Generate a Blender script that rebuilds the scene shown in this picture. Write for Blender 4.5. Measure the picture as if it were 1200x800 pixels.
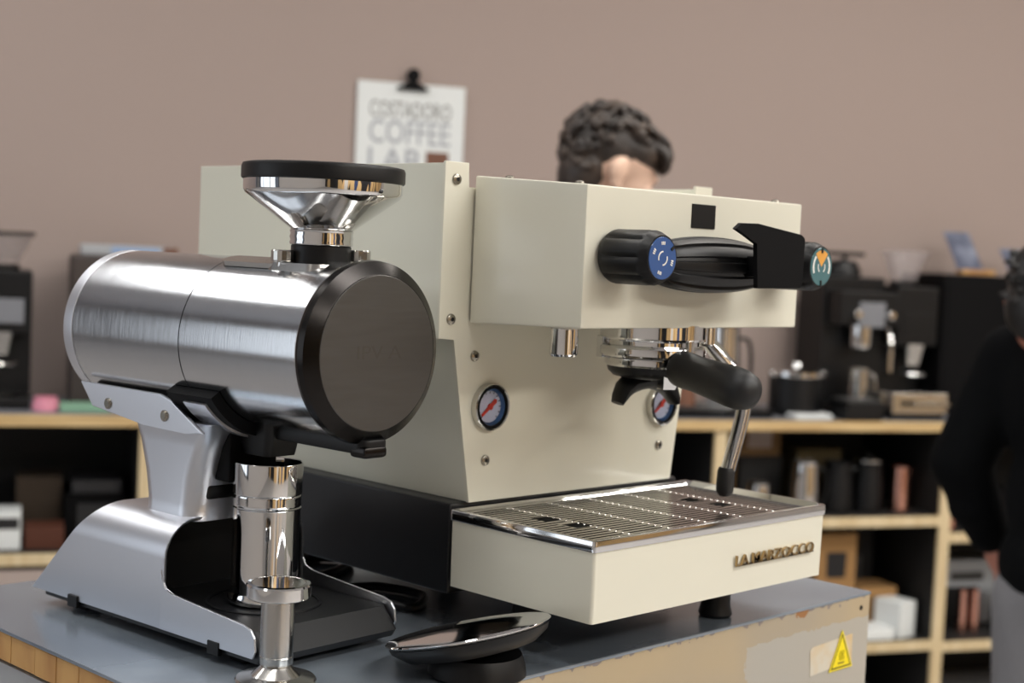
import bpy, bmesh, math, random
from mathutils import Vector, Matrix, Euler
for o in list(bpy.data.objects): bpy.data.objects.remove(o)
C = bpy.context.scene.collection
S = bpy.context.scene
PI = math.pi
TH = 1.10                                   # height of the table top above the floor

# ------------------------------------------------------------------ camera
cy, cp, cr, FPX = 0.7927, 0.0597, 0.045, 1738.2
fw = Vector((math.sin(cy)*math.cos(cp), math.cos(cy)*math.cos(cp), -math.sin(cp)))
rt = fw.cross(Vector((0,0,1))).normalized(); up = rt.cross(fw)
r2 = math.cos(cr)*rt + math.sin(cr)*up; u2 = -math.sin(cr)*rt + math.cos(cr)*up
cam = bpy.data.cameras.new('camera'); co = bpy.data.objects.new('camera', cam); C.objects.link(co)
CP = Vector((-0.8522, -0.7405, 0.3234+TH))
co.matrix_world = Matrix(((r2.x,u2.x,-fw.x,CP.x),(r2.y,u2.y,-fw.y,CP.y),(r2.z,u2.z,-fw.z,CP.z),(0,0,0,1)))
cam.sensor_width = 36; cam.lens = FPX/1200*36; cam.clip_start = .05
cam.dof.use_dof = True; cam.dof.focus_distance = 1.13; cam.dof.aperture_fstop = 6.3
S.camera = co
# ------------------------------------------------------------------ world, lights, exposure
w = bpy.data.worlds.new('world'); S.world = w; w.use_nodes = True
w.node_tree.nodes['Background'].inputs[0].default_value = (.55,.6,.7,1)
w.node_tree.nodes['Background'].inputs[1].default_value = .3
S.view_settings.view_transform = 'Standard'; S.view_settings.look = 'None'
S.view_settings.gamma = 1; S.view_settings.use_curve_mapping = False
S.view_settings.exposure = -0.15
CEIL = 3.6
FILL_WINDOW_W = 44
# ceiling lamps: (x, y, length, width, rotz, watts, colour)
LAMPS = [(-.8,3.0,1.8,.42,.0,20,(.93,.96,1)), (1.3,-1.7,2.4,.5,.0,66,(1,.99,.97)), (.45,1.03,2.4,.4,-.47,24,(1,.96,.92)),
         (.3,-4.3,3.0,.7,.0,132,(1,.96,.90)), (3.0,.0,2.4,.4,-.47,50,(1,.94,.87)), (-3.0,.8,2.0,.5,1.2,4,(.90,.95,1)), (-.9,.5,.4,2.4,.0,13,(.94,.97,1)), (3.6,-3.6,2.4,.7,.5,120,(1,.96,.90))]  # both far front panels are unseen fill, added to brighten the body front

# ------------------------------------------------------------------ helpers
def lin(c):
    return tuple(((v/255)/12.92 if v/255 <= .04045 else ((v/255+.055)/1.055)**2.4) for v in c) + (1,)
def mat(name, col, rough=.5, metal=0, **k):
    m = bpy.data.materials.new(name); m.use_nodes = True
    nt = m.node_tree; b = nt.nodes['Principled BSDF']
    b.inputs['Base Color'].default_value = lin(col); b.inputs['Roughness'].default_value = rough
    b.inputs['Metallic'].default_value = metal
    if 'coat' in k: b.inputs['Coat Weight'].default_value = k['coat']; b.inputs['Coat Roughness'].default_value = .08
    if 'trans' in k: b.inputs['Transmission Weight'].default_value = k['trans']; b.inputs['IOR'].default_value = k.get('ior',1.3)
    if 'alpha' in k: b.inputs['Alpha'].default_value = k['alpha']
    if 'aniso' in k: b.inputs['Anisotropic'].default_value = k['aniso']
    if 'spec' in k: b.inputs['Specular IOR Level'].default_value = k['spec']
    if 'emit' in k: b.inputs['Emission Color'].default_value = lin(col); b.inputs['Emission Strength'].default_value = k['emit']
    tc = nt.nodes.new('ShaderNodeTexCoord'); mp = nt.nodes.new('ShaderNodeMapping')
    nt.links.new(tc.outputs['Object'], mp.inputs[0]); mp.inputs['Scale'].default_value = k.get('stretch', (1,1,1))
    n = nt.nodes.new('ShaderNodeTexNoise'); n.inputs['Scale'].default_value = k.get('nscale', 40)
    n.inputs['Detail'].default_value = k.get('detail', 4); nt.links.new(mp.outputs[0], n.inputs[0])
    var = k.get('var', .04)
    if 'col2' in k:
        cr_ = nt.nodes.new('ShaderNodeValToRGB'); cr_.color_ramp.elements[0].position = k.get('p0',.4); cr_.color_ramp.elements[1].position = k.get('p1',.6)
        cr_.color_ramp.elements[0].color = lin(col); cr_.color_ramp.elements[1].color = lin(k['col2'])
        nt.links.new(n.outputs[0], cr_.inputs[0]); nt.links.new(cr_.outputs[0], b.inputs['Base Color'])
    elif var:
        hs = nt.nodes.new('ShaderNodeHueSaturation'); mr = nt.nodes.new('ShaderNodeMapRange')
        mr.inputs[3].default_value = 1-var; mr.inputs[4].default_value = 1+var
        nt.links.new(n.outputs[0], mr.inputs[0]); nt.links.new(mr.outputs[0], hs.inputs['Value'])
        hs.inputs['Color'].default_value = lin(col); nt.links.new(hs.outputs[0], b.inputs['Base Color'])
    if k.get('rvar'):
        mr2 = nt.nodes.new('ShaderNodeMapRange'); mr2.inputs[3].default_value = max(.02,rough-k['rvar']); mr2.inputs[4].default_value = rough+k['rvar']
        nt.links.new(n.outputs[0], mr2.inputs[0]); nt.links.new(mr2.outputs[0], b.inputs['Roughness'])
    if k.get('bump'):
        bp = nt.nodes.new('ShaderNodeBump'); bp.inputs['Strength'].default_value = k['bump']; bp.inputs['Distance'].default_value = k.get('bdist',.001)
        nt.links.new(n.outputs[0], bp.inputs['Height']); nt.links.new(bp.outputs[0], b.inputs['Normal'])
    return m
class M: pass
M.cream = mat('cream_enamel', (223,220,204), .32, 0, var=.012, nscale=8, coat=.25, bump=.02, )
M.creamd = mat('cream_enamel_side', (220,219,204), .36, 0, var=.012, nscale=8, coat=.15)
M.chrome = mat('chrome', (225,225,225), .05, 1, var=.02)
M.nickel = mat('satin_nickel', (198,196,192), .2, 1, var=.03)
M.brush = mat('brushed_aluminium', (200,201,203), .18, 1, var=.05, nscale=900, stretch=(.04,1,.04), rvar=.10, bump=.12, bdist=.0004, aniso=.4)
M.satin = mat('satin_aluminium', (214,216,222), .38, 1, var=.02, nscale=900, bump=.03, bdist=.0002)
M.gun = mat('gunmetal', (100,99,98), .42, 1, var=.08, nscale=120, stretch=(.25,.25,3), rvar=.05)
M.gunmark = mat('gunmetal_mark', (97,95,92), .45, 1)
M.gunring = mat('dark_anodised', (46,44,43), .26, 1, var=.03)
M.black = mat('black_plastic', (9,9,11), .42, 0, var=.05, nscale=200, spec=.35)
M.matte = mat('black_matte', (8,8,10), .6, 0, var=.05, spec=.12)
M.rubber = mat('black_rubber_grip', (16,16,18), .5, 0, var=.1, nscale=500, bump=.1, bdist=.0002)
M.blackmetal = mat('black_painted_metal', (20,21,24), .33, 0, var=.05)
M.screw = mat('steel_screw', (150,145,135), .25, 1, var=.1, nscale=300)
M.hole = mat('socket_black', (5,5,5), .8, 0, var=0)
M.steel = mat('tray_steel', (176,172,165), .2, 1, var=.04, nscale=20, rvar=.05)
M.blue = mat('dial_blue', (48,84,140), .25, 0, coat=.6, var=.05)
M.teal = mat('dial_teal', (70,110,115), .25, 0, coat=.6, var=.05)
M.orange = mat('dial_orange', (225,160,70), .3, 0, coat=.5)
M.white = mat('print_white', (225,225,220), .5, 0, var=.02)
M.dial = mat('gauge_dial_white', (205,208,225), .4, 0, var=.02)
M.dialblue = mat('gauge_wall_blue', (70,105,150), .2, .3, var=.05)
M.red = mat('needle_red', (205,50,30), .4, 0)
M.ink = mat('ink_black', (25,25,28), .5, 0)
M.glass = mat('clear_glass', (240,242,245), .03, 0, trans=1, ior=1.1, var=0)
M.plastic = mat('clear_plastic', (200,190,190), .12, 0, alpha=.22, var=0)
M.lettering = mat('bronze_letter', (178,152,110), .18, 1, var=.05)
M.letterback = mat('dark_bronze', (70,58,40), .3, 1)
M.wall = mat('pink_wall', (160,144,137), .75, 0, var=.02, nscale=1.2, bump=.02)
M.hall = mat('hall_wall', (190,186,184), .8, 0, var=.03)
M.hallwarm = mat('warm_wood_wall', (206,172,120), .6, 0, var=.1, nscale=2, stretch=(3,3,.3))
M.floor = mat('grey_floor', (158,156,156), .45, 0, var=.1, nscale=3)
M.ceil = mat('ceiling_white', (215,216,220), .8, 0)
M.wood = mat('plywood_edge', (206,180,132), .5, 0, col2=(178,146,98), nscale=14, stretch=(.3,.3,12))
M.woodlam = mat('birch_laminate', (214,196,160), .45, 0, col2=(200,178,138), nscale=9, stretch=(6,6,.4))
M.block = mat('butcher_block', (205,160,98), .55, 0, col2=(160,108,56), nscale=30, stretch=(1,.8,.25), p0=.35,p1=.75)
M.shelfblack = mat('black_back_panel', (16,15,15), .7, 0)
M.kraft = mat('kraft_card', (168,128,80), .8, 0, var=.06)
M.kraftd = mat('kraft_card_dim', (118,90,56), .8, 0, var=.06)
M.paper = mat('paper_white', (222,226,226), .7, 0, var=.01)
M.pgrey = mat('poster_grey', (158,162,170), .7, 0)
M.pgrey2 = mat('poster_dark_grey', (105,103,103), .7, 0)
M.brown = mat('photo_brown', (110,72,54), .6, 0, var=.2)
M.copper = mat('copper', (218,165,148), .22, 1)
M.card = mat('card_slate', (82,88,108), .5, 0, col2=(135,142,160), nscale=12)
M.greyp = mat('grey_plastic', (120,122,128), .4, 0)
M.ltgrey = mat('light_grey_print', (165,168,172), .5, 0)
M.bluebox = mat('pale_blue_box', (140,165,200), .5, 0)
M.pink = mat('pink_cup', (215,140,160), .4, 0)
M.green = mat('green_packet', (125,165,140), .5, 0)
M.yellow = mat('warning_yellow', (240,218,10), .4, 0, var=.02)
M.residue = mat('label_residue', (205,198,182), .6, 0, col2=(205,165,90), nscale=14, p0=.52, p1=.7)
M.skin = mat('skin', (224,188,166), .5, 0, var=.04, nscale=20)
M.skin2 = mat('skin_hand', (190,125,105), .5, 0, var=.04)
M.hair = mat('brown_hair', (38,30,26), .5, 0, col2=(74,60,50), nscale=22, p0=.45,p1=.75, bump=.5, bdist=.004)
M.hairb = mat('black_hair', (18,16,16), .5, 0)
M.navy = mat('dark_cloth', (7,8,10), .95, 0, spec=.1, var=.15, nscale=60, bump=.2, bdist=.001)
M.trouser = mat('grey_cloth', (120,120,124), .9, 0, var=.1, nscale=100)
M.shoe = mat('shoe', (40,38,38), .6, 0)
M.lamp = mat('lamp_diffuser', (255,250,240), .5, 0, emit=5, var=0)
M.lampf = mat('lamp_frame', (60,60,60), .5, 0)
M.pinkgrey = mat('drawer_front', (170,155,148), .6, 0)
def table_mats():
    # worn galvanised top
    m = bpy.data.materials.new('worn_table_steel'); m.use_nodes = True; nt = m.node_tree; b = nt.nodes['Principled BSDF']
    tc = nt.nodes.new('ShaderNodeTexCoord'); n = nt.nodes.new('ShaderNodeTexNoise'); n.inputs['Scale'].default_value = 6; n.inputs['Detail'].default_value = 7
    nt.links.new(tc.outputs['Object'], n.inputs[0])
    r = nt.nodes.new('ShaderNodeValToRGB'); r.color_ramp.elements[0].color = lin((132,143,156)); r.color_ramp.elements[1].color = lin((172,182,192))
    r.color_ramp.elements[0].position = .35; r.color_ramp.elements[1].position = .7
    nt.links.new(n.outputs[0], r.inputs[0]); nt.links.new(r.outputs[0], b.inputs['Base Color'])
    b.inputs['Metallic'].default_value = .55
    mr = nt.nodes.new('ShaderNodeMapRange'); mr.inputs[3].default_value = .10; mr.inputs[4].default_value = .36
    nt.links.new(n.outputs[0], mr.inputs[0]); nt.links.new(mr.outputs[0], b.inputs['Roughness'])
    M.top = m
    # beige painted front with chips along the top edge and a scuffed grey patch at right
    m = bpy.data.materials.new('chipped_beige_paint'); m.use_nodes = True; nt = m.node_tree; b = nt.nodes['Principled BSDF']; b.inputs['Roughness'].default_value = .45
    tc = nt.nodes.new('ShaderNodeTexCoord'); sp = nt.nodes.new('ShaderNodeSeparateXYZ'); nt.links.new(tc.outputs['Object'], sp.inputs[0])
    n = nt.nodes.new('ShaderNodeTexNoise'); n.inputs['Scale'].default_value = 95; n.inputs['Detail'].default_value = 6; nt.links.new(tc.outputs['Object'], n.inputs[0])
    n2 = nt.nodes.new('ShaderNodeTexNoise'); n2.inputs['Scale'].default_value = 5; nt.links.new(tc.outputs['Object'], n2.inputs[0])
    base = nt.nodes.new('ShaderNodeValToRGB'); base.color_ramp.elements[0].color = lin((178,160,130)); base.color_ramp.elements[1].color = lin((162,152,136))
    base.color_ramp.elements[0].position=.4; base.color_ramp.elements[1].position=.65
    nt.links.new(n2.outputs[0], base.inputs[0])
    def math_(op,a,bv):
        q = nt.nodes.new('ShaderNodeMath'); q.operation = op
        for i,v in enumerate((a,bv)):
            if isinstance(v,(int,float)): q.inputs[i].default_value = v
            else: nt.links.new(v, q.inputs[i])
        return q.outputs[0]
    def mix(f,a,bb):
        q = nt.nodes.new('ShaderNodeMix'); q.data_type='RGBA'; nt.links.new(f,q.inputs[0])
        nt.links.new(a,q.inputs[6]) if not isinstance(a,tuple) else setattr(q.inputs[6],'default_value',a)
        nt.links.new(bb,q.inputs[7]) if not isinstance(bb,tuple) else setattr(q.inputs[7],'default_value',bb)
        return q.outputs[2]
    # scuffed patch x > .24, z -.02..-.12
    nx = math_('ADD', sp.outputs[0], math_('MULTIPLY', n.outputs[0], .02))
    nz = math_('ADD', sp.outputs[2], math_('MULTIPLY', n.outputs[0], .012))
    patch = math_('MULTIPLY', math_('GREATER_THAN', nx, .262), math_('LESS_THAN', nz, -.018))
    patch = math_('MULTIPLY', patch, .75)
    c1 = mix(patch, base.outputs[0], lin((172,170,164)))
    dist = math_('MULTIPLY', math_('ADD', sp.outputs[2], 0.0), -1)          # depth below top edge
    chip = math_('GREATER_THAN', math_('SUBTRACT', n.outputs[0], math_('MULTIPLY', dist, 30)), .43)
    c2 = mix(chip, c1, lin((128,120,118)))
    rust = math_('MULTIPLY', math_('GREATER_THAN', n2.outputs[0], .60), math_('GREATER_THAN', math_('SUBTRACT', n.outputs[0], math_('MULTIPLY', dist, 12)), .42))
    c3 = mix(rust, c2, lin((150,104,60)))
    nt.links.new(c3, b.inputs['Base Color'])
    M.beige = m
table_mats()

def V(*a): return Vector(a)
def frame_to(axis):
    return axis.to_track_quat('Z','Y').to_matrix()
def add_box(bm, x0,x1,y0,y1,z0,z1, bev=0, seg=2):
    r = bmesh.ops.create_cube(bm, size=1)
    for v in r['verts']:
        v.co = Vector((x0+(v.co.x+.5)*(x1-x0), y0+(v.co.y+.5)*(y1-y0), z0+(v.co.z+.5)*(z1-z0)))
    if bev:
        es = list({e for v in r['verts'] for e in v.link_edges})
        bmesh.ops.bevel(bm, geom=es, offset=bev, segments=seg, affect='EDGES', profile=.5)
    return bm
def box(*a, **k): return add_box(bmesh.new(), *a, **k)
def add_lathe(bm, prof, seg=48, origin=(0,0,0), axis=(0,0,1), close=True, arc=None):
    o = Vector(origin); R = frame_to(Vector(axis))
    rings = []
    n = seg if arc is None else seg+1
    for r,z in prof:
        if r < 1e-6 and arc is None: rings.append([bm.verts.new(o+R@Vector((0,0,z)))])
        else:
            ring = []
            for i in range(n):
                a = 2*PI*i/seg if arc is None else arc[0]+(arc[1]-arc[0])*i/seg
                ring.append(bm.verts.new(o+R@Vector((r*math.cos(a), r*math.sin(a), z))))
            rings.append(ring)
    for A,B in zip(rings, rings[1:]):
        m = seg
        for i in range(m):
            j = (i+1)%n
            a = [A[0]] if len(A)==1 else [A[i],A[j]]
            b = [B[0]] if len(B)==1 else [B[j],B[i]]
            if len(a)+len(b) >= 3:
                try: bm.faces.new(a+b)
                except ValueError: pass
    return bm
def lathe(prof, **k): return add_lathe(bmesh.new(), prof, **k)
def add_cyl(bm, p0, p1, r0, r1=None, seg=24, bev=0):
    p0 = Vector(p0); p1 = Vector(p1); r1 = r0 if r1 is None else r1; L = (p1-p0).length
    if bev: prof = [(0,0),(r0-bev,0),(r0-bev*.3,bev*.3),(r0,bev),(r1,L-bev),(r1-bev*.3,L-bev*.3),(r1-bev,L),(0,L)]
    else: prof = [(0,0),(r0,0),(r1,L),(0,L)]
    return add_lathe(bm, prof, seg=seg, origin=p0, axis=(p1-p0).normalized())
def cyl(*a, **k): return add_cyl(bmesh.new(), *a, **k)
def add_prism(bm, pts, ext, bev=0):
    ext = Vector(ext)
    a = [bm.verts.new(Vector(p)) for p in pts]; b = [bm.verts.new(Vector(p)+ext) for p in pts]
    f1 = bm.faces.new(a); f2 = bm.faces.new(b[::-1]); n = len(a); fs=[f1,f2]
    for i in range(n): fs.append(bm.faces.new([a[i],b[i],b[(i+1)%n],a[(i+1)%n]]))
    if bev:
        es = list({e for f in fs for e in f.edges}); bmesh.ops.bevel(bm, geom=es, offset=bev, segments=2, affect='EDGES', profile=.5)
    return bm
def prism(*a, **k): return add_prism(bmesh.new(), *a, **k)
def add_tube(bm, pts, rad, seg=12, cap=True):
    pts = [Vector(p) for p in pts]; n = len(pts)
    if not hasattr(rad,'__len__'): rad = [rad]*n
    rings = []; prev = None
    for i,p in enumerate(pts):
        t = (pts[min(i+1,n-1)]-pts[max(i-1,0)]).normalized()
        if prev is None: x = t.orthogonal().normalized()
        else: x = (prev-t*prev.dot(t)).normalized()
        prev = x; y = t.cross(x)
        rings.append([bm.verts.new(p+rad[i]*(math.cos(2*PI*k/seg)*x+math.sin(2*PI*k/seg)*y)) for k in range(seg)])
    for A,B in zip(rings, rings[1:]):
        for k in range(seg): bm.faces.new([A[k],A[(k+1)%seg],B[(k+1)%seg],B[k]])
    if cap: bm.faces.new(rings[0][::-1]); bm.faces.new(rings[-1])
    return bm
def tube(*a, **k): return add_tube(bmesh.new(), *a, **k)
def spline(pts, n=6):
    pts = [Vector(p) for p in pts]; out = []
    for i in range(len(pts)-1):
        p0 = pts[max(i-1,0)]; p1 = pts[i]; p2 = pts[i+1]; p3 = pts[min(i+2,len(pts)-1)]
        for k in range(n):
            t = k/n; out.append(.5*((2*p1)+(p2-p0)*t+(2*p0-5*p1+4*p2-p3)*t*t+(3*p1-p0-3*p2+p3)*t**3))
    out.append(pts[-1]); return out
def add_loft(bm, rings, cap=True, closed=True):
    R = [[bm.verts.new(Vector(p)) for p in r] for r in rings]; n = len(R[0])
    for A,B in zip(R,R[1:]):
        for k in range(n if closed else n-1): bm.faces.new([A[k],A[(k+1)%n],B[(k+1)%n],B[k]])
    if cap and closed: bm.faces.new(R[0][::-1]); bm.faces.new(R[-1])
    return bm
def loft(*a, **k): return add_loft(bmesh.new(), *a, **k)
def rrect(x0,x1,y0,y1,r,z,seg=5):
    out = []
    for cx,cy_,a0 in ((x1-r,y1-r,0),(x0+r,y1-r,PI/2),(x0+r,y0+r,PI),(x1-r,y0+r,1.5*PI)):
        for i in range(seg+1):
            a = a0+PI/2*i/seg; out.append((cx+r*math.cos(a), cy_+r*math.sin(a), z))
    return out
def add_ell(bm, c, r, rot=None, seg=20):
    q = bmesh.ops.create_uvsphere(bm, u_segments=seg, v_segments=max(8,seg*2//3), radius=1)
    for v in q['verts']:
        p = Vector((v.co.x*r[0], v.co.y*r[1], v.co.z*r[2]))
        if rot: p = rot@p
        v.co = p+Vector(c)
    return bm
def add_cap(bm, p0, p1, r0, r1, seg=16):                 # tapered capsule
    p0 = Vector(p0); p1 = Vector(p1); L = (p1-p0).length; prof = []
    for i in range(6): a = -PI/2+PI/2*i/5; prof.append((max(0,r0*math.cos(a)), r0*math.sin(a)))
    for i in range(6): a = PI/2*i/5; prof.append((max(0,r1*math.cos(a)), L+r1*math.sin(a)))
    prof[0] = (0,-r0); prof[-1] = (0,L+r1)
    return add_lathe(bm, prof, seg=seg, origin=p0, axis=(p1-p0).normalized())
def xf(bm, m):
    bmesh.ops.transform(bm, matrix=m, verts=bm.verts); return bm
def obj(name, bm, m, parent=None, thr=32, kind=None, label=None, loc=None, wn=True):
    bmesh.ops.recalc_face_normals(bm, faces=bm.faces)
    t = math.radians(thr)
    for f in bm.faces: f.smooth = True
    for e in bm.edges:
        if len(e.link_faces) == 2: e.smooth = e.calc_face_angle(0) < t
    me = bpy.data.meshes.new(name); bm.to_mesh(me); bm.free()
    for mm in (m if isinstance(m,(list,tuple)) else [m]): me.materials.append(mm)
    o = bpy.data.objects.new(name, me); C.objects.link(o)
    if parent: o.parent = parent
    if loc: o.location = loc
    if kind != 'stuff' and len(me.polygons) < 40000 and wn:
        q = o.modifiers.new('weighted_normals','WEIGHTED_NORMAL'); q.keep_sharp = True; q.weight = 80
    if kind: o['kind'] = kind
    if label: o['label'] = label
    return o
def thing(name, label, cat, loc=(0,0,0), rotz=0, group=None):
    o = bpy.data.objects.new(name, None); C.objects.link(o); o.empty_display_size = .05
    o.location = (loc[0],loc[1],loc[2]+TH); o.rotation_euler = (0,0,rotz)
    o['label'] = label; o['category'] = cat
    if group: o['group'] = group
    return o
def text_bm(s, x0,x1,z0,z1, y=0, th=.0004, bold=.0, plane='xz', mirror=False):
    cu = bpy.data.curves.new('txt','FONT'); cu.body = s; cu.size = 1; cu.extrude = .01; cu.offset = bold; cu.resolution_u = 3
    t = bpy.data.objects.new('txt', cu); C.objects.link(t)
    dg = bpy.context.evaluated_depsgraph_get(); dg.update()
    me = bpy.data.meshes.new_from_object(t.evaluated_get(dg))
    bm = bmesh.new(); bm.from_mesh(me); bpy.data.objects.remove(t); bpy.data.curves.remove(cu); bpy.data.meshes.remove(me)
    xs = [v.co.x for v in bm.verts]; ys = [v.co.y for v in bm.verts]
    a,b,c,d = min(xs),max(xs),min(ys),max(ys)
    for v in bm.verts:
        fx = (v.co.x-a)/(b-a); fy = (v.co.y-c)/(d-c)
        v.co = Vector((x0+fx*(x1-x0), y-(th if v.co.z>0 else 0), z0+fy*(z1-z0)))
    bmesh.ops.dissolve_limit(bm, angle_limit=.01, verts=bm.verts, edges=bm.edges)
    return bm

# ------------------------------------------------------------------ wall frame
WA = math.radians(-27.2); we = Vector((math.cos(WA), math.sin(WA), 0)); wm = Vector((-we.y, we.x, 0))
W0 = Vector((2.256, 2.174, 0))
def WF(a, off, z): p = W0+we*a+wm*off; return (p.x,p.y,z)

# ------------------------------------------------------------------ setting
def struct(name, bm, m, loc=(0,0,0), rotz=0):
    o = obj(name, bm, m, kind='structure'); o.location = loc; o.rotation_euler = (0,0,rotz); return o
struct('floor', box(-6,8,-6,7,-.05,0), M.floor)
struct('ceiling', box(-6,8,-6,7,CEIL,CEIL+.05), M.ceil)
wp = WF(0,.52,0)
struct('wall_back', box(-6.5,5.5,0,.12,0,CEIL), M.wall, loc=(wp[0],wp[1],0), rotz=WA)
# left wall; its unseen window is added to brighten the grinder metal
bmw=bmesh.new()
add_box(bmw,-4.6,-4.5,-6,1.2,0,CEIL); add_box(bmw,-4.6,-4.5,5.6,7.5,0,CEIL); add_box(bmw,-4.6,-4.5,1.2,5.6,0,.4); add_box(bmw,-4.6,-4.5,1.2,5.6,3.0,CEIL)
struct('wall_left', bmw, M.hall)
wf=bmesh.new()
for yy in (1.2,2.62,4.08,5.5): add_box(wf,-4.57,-4.50,yy,yy+.1,.4,3.0)
for zz in (.4,2.94): add_box(wf,-4.57,-4.50,1.2,5.6,zz,zz+.06)
wo_=struct('fill_window_1', wf, M.lampf)
obj('pane', box(-4.545,-4.54,1.3,5.5,.46,2.94), M.glass, wo_)
wl_=bpy.data.lights.new('window_fill','AREA'); wl_.shape='RECTANGLE'; wl_.size=2.5; wl_.size_y=3.2; wl_.energy=FILL_WINDOW_W; wl_.color=(.88,.94,1)  # cool fill light added at the window opening
wlo=bpy.data.objects.new('window_fill',wl_); C.objects.link(wlo); wlo.location=(-4.52,3.4,1.70); wlo.rotation_euler=(0,-PI/2,0)
struct('wall_right', box(7.9,8,-6,7,0,CEIL), M.hall)
mw=bpy.data.materials.new('reflection_stripes'); mw.use_nodes=True; nt=mw.node_tree; tc=nt.nodes.new('ShaderNodeTexCoord'); mp=nt.nodes.new('ShaderNodeMapping')  # invented stripes on the unseen front wall, added to break up chrome reflections
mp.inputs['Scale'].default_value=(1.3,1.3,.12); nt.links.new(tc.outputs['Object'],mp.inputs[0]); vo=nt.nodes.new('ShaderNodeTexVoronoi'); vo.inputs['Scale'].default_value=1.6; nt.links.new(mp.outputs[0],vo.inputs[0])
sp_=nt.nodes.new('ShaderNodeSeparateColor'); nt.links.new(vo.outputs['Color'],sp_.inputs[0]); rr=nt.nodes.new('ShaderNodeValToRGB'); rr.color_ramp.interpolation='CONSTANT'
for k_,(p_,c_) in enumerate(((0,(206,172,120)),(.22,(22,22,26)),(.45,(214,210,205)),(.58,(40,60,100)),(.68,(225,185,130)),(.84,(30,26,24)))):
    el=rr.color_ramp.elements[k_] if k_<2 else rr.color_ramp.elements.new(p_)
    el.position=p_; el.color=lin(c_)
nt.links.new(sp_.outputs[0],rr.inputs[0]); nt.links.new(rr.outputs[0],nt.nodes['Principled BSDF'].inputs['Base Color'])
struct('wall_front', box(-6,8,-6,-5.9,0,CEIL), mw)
struct('baseboard_back', box(-5,5,-.015,0,0,.08), M.hall, loc=(wp[0],wp[1],0), rotz=WA)
LL = ['big square lamp panel over the left end of the shelves','wide warm lamp panel in front of the drip tray side','slim lamp panel between the work table and the shelves','broad fill panel added near the front wall','warm lamp panel above the right shelves','short cool lamp panel at the left of the hall','narrow lamp panel above the grinder','broad fill panel added in the far right corner of the hall']
for li,(x,y,L,W_,rz,pw,colr) in enumerate(LAMPS):
    t = thing('ceiling_lamp', LL[li], 'lamp', (x,y,CEIL-.06-TH), rz, 'ceiling lamps')
    bm = bmesh.new()
    for s in (-1,1):
        add_box(bm, s*(L/2+.01)-.01, s*(L/2+.01)+.01, -W_/2-.02, W_/2+.02, 0, .06); add_box(bm, -L/2, L/2, s*(W_/2+.01)-.01, s*(W_/2+.01)+.01, 0, .06)
    obj('lamp_frame', bm, M.lampf, t); obj('diffuser', box(-L/2,L/2,-W_/2,W_/2,.02,.05), M.lamp, t)
    ld = bpy.data.lights.new('lamp_light','AREA'); ld.shape='RECTANGLE'; ld.size=L; ld.size_y=W_; ld.energy=pw; ld.color=colr
    lo = bpy.data.objects.new('lamp_light', ld); C.objects.link(lo); lo.parent=t; lo.location=(0,0,.0)
# ------------------------------------------------------------------ shelving along the back wall
def shelf():
    t = thing('shelf_unit', 'long birch plywood shelf unit with black back along the pink wall', 'shelf', WF(0,0,-TH), WA)
    D = .46; A0,A1 = -2.6,2.6; z = lambda v: v+TH
    u_=obj('counter_top', box(A0,A1,.002,D+.02,z(-.18),z(-.15),bev=.001), M.greyp, t); obj('edge_strip', box(A0,A1,-.01,.002,z(-.18),z(-.15),bev=.001), M.wood, u_)
    ups = [-2.55,-1.117,-.28,.565,1.367,2.3]
    for a in ups:
        u_=obj('upright', box(a-.019,a+.019,.012,D,0.0,z(-.18)), M.shelfblack, t); obj('edge_strip', box(a-.019,a+.019,0,.012,0.0,z(-.18)), M.woodlam, u_)
    obj('back_panel', box(A0,A1,D,D+.01,0,z(-.18)), M.shelfblack, t)
    for i,zs in enumerate([(-.516,-.9),(-.452,-.853),(-.452,-.853),(-.452,-.853),(-.507,-.860)]):
        for k in zs:
            u_=obj('shelf_board', box(ups[i]+.019,ups[i+1]-.019,.012,D,z(k-.03),z(k)), M.shelfblack, t); obj('edge_strip', box(ups[i]+.019,ups[i+1]-.019,.0,.012,z(k-.03),z(k)), M.woodlam, u_)
        obj('lining', box(ups[i]+.019,ups[i+1]-.019,.03,D,z(-.184),z(-.18)), M.shelfblack, t)
    obj('drawer_front', box(-2.5,-1.14,.004,.02,z(-.88),z(-.56)), M.pinkgrey, t)
shelf()
def cabinet_item(name, label, cat, a, off, z, rz=0, group=None):
    return thing(name, label, cat, WF(a,off,z), WA+rz, group)

# ------------------------------------------------------------------ poster
def poster():
    t = cabinet_item('poster', 'white poster with grey lettering hung by a black clip on the pink wall', 'poster', -.307,.51,.35)
    obj('sheet', box(-.172,.172,-.002,.001,0,.482), M.paper, t)
    y = -.0021
    obj('lettering', text_bm('COSTADORO', -.132,.128,0.375,.425, y, bold=.0), M.pgrey2, t)
    obj('lettering', text_bm('COFFEE', -.132,.128,.294,.368, y, bold=.008), M.pgrey, t)
    obj('lettering', text_bm('LAB', -.132,.035,.205,.280, y, bold=.008), M.pgrey, t)
    obj('picture', box(.052,.125,y-.001,y,.205,.276), M.brown, t)
    bm = bmesh.new(); add_prism(bm, [(-.05,-.004,.462),(.05,-.004,.462),(.05,-.004,.468),(.014,-.004,.486),(.012,-.004,.50),(-.012,-.004,.50),(-.014,-.004,.486),(-.05,-.004,.468)], (0,-.012,0))
    add_cyl(bm, (0,-.003,.508),(0,-.017,.508),.021,seg=24,bev=.002)
    obj('clip', bm, M.matte, t)
poster()

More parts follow.
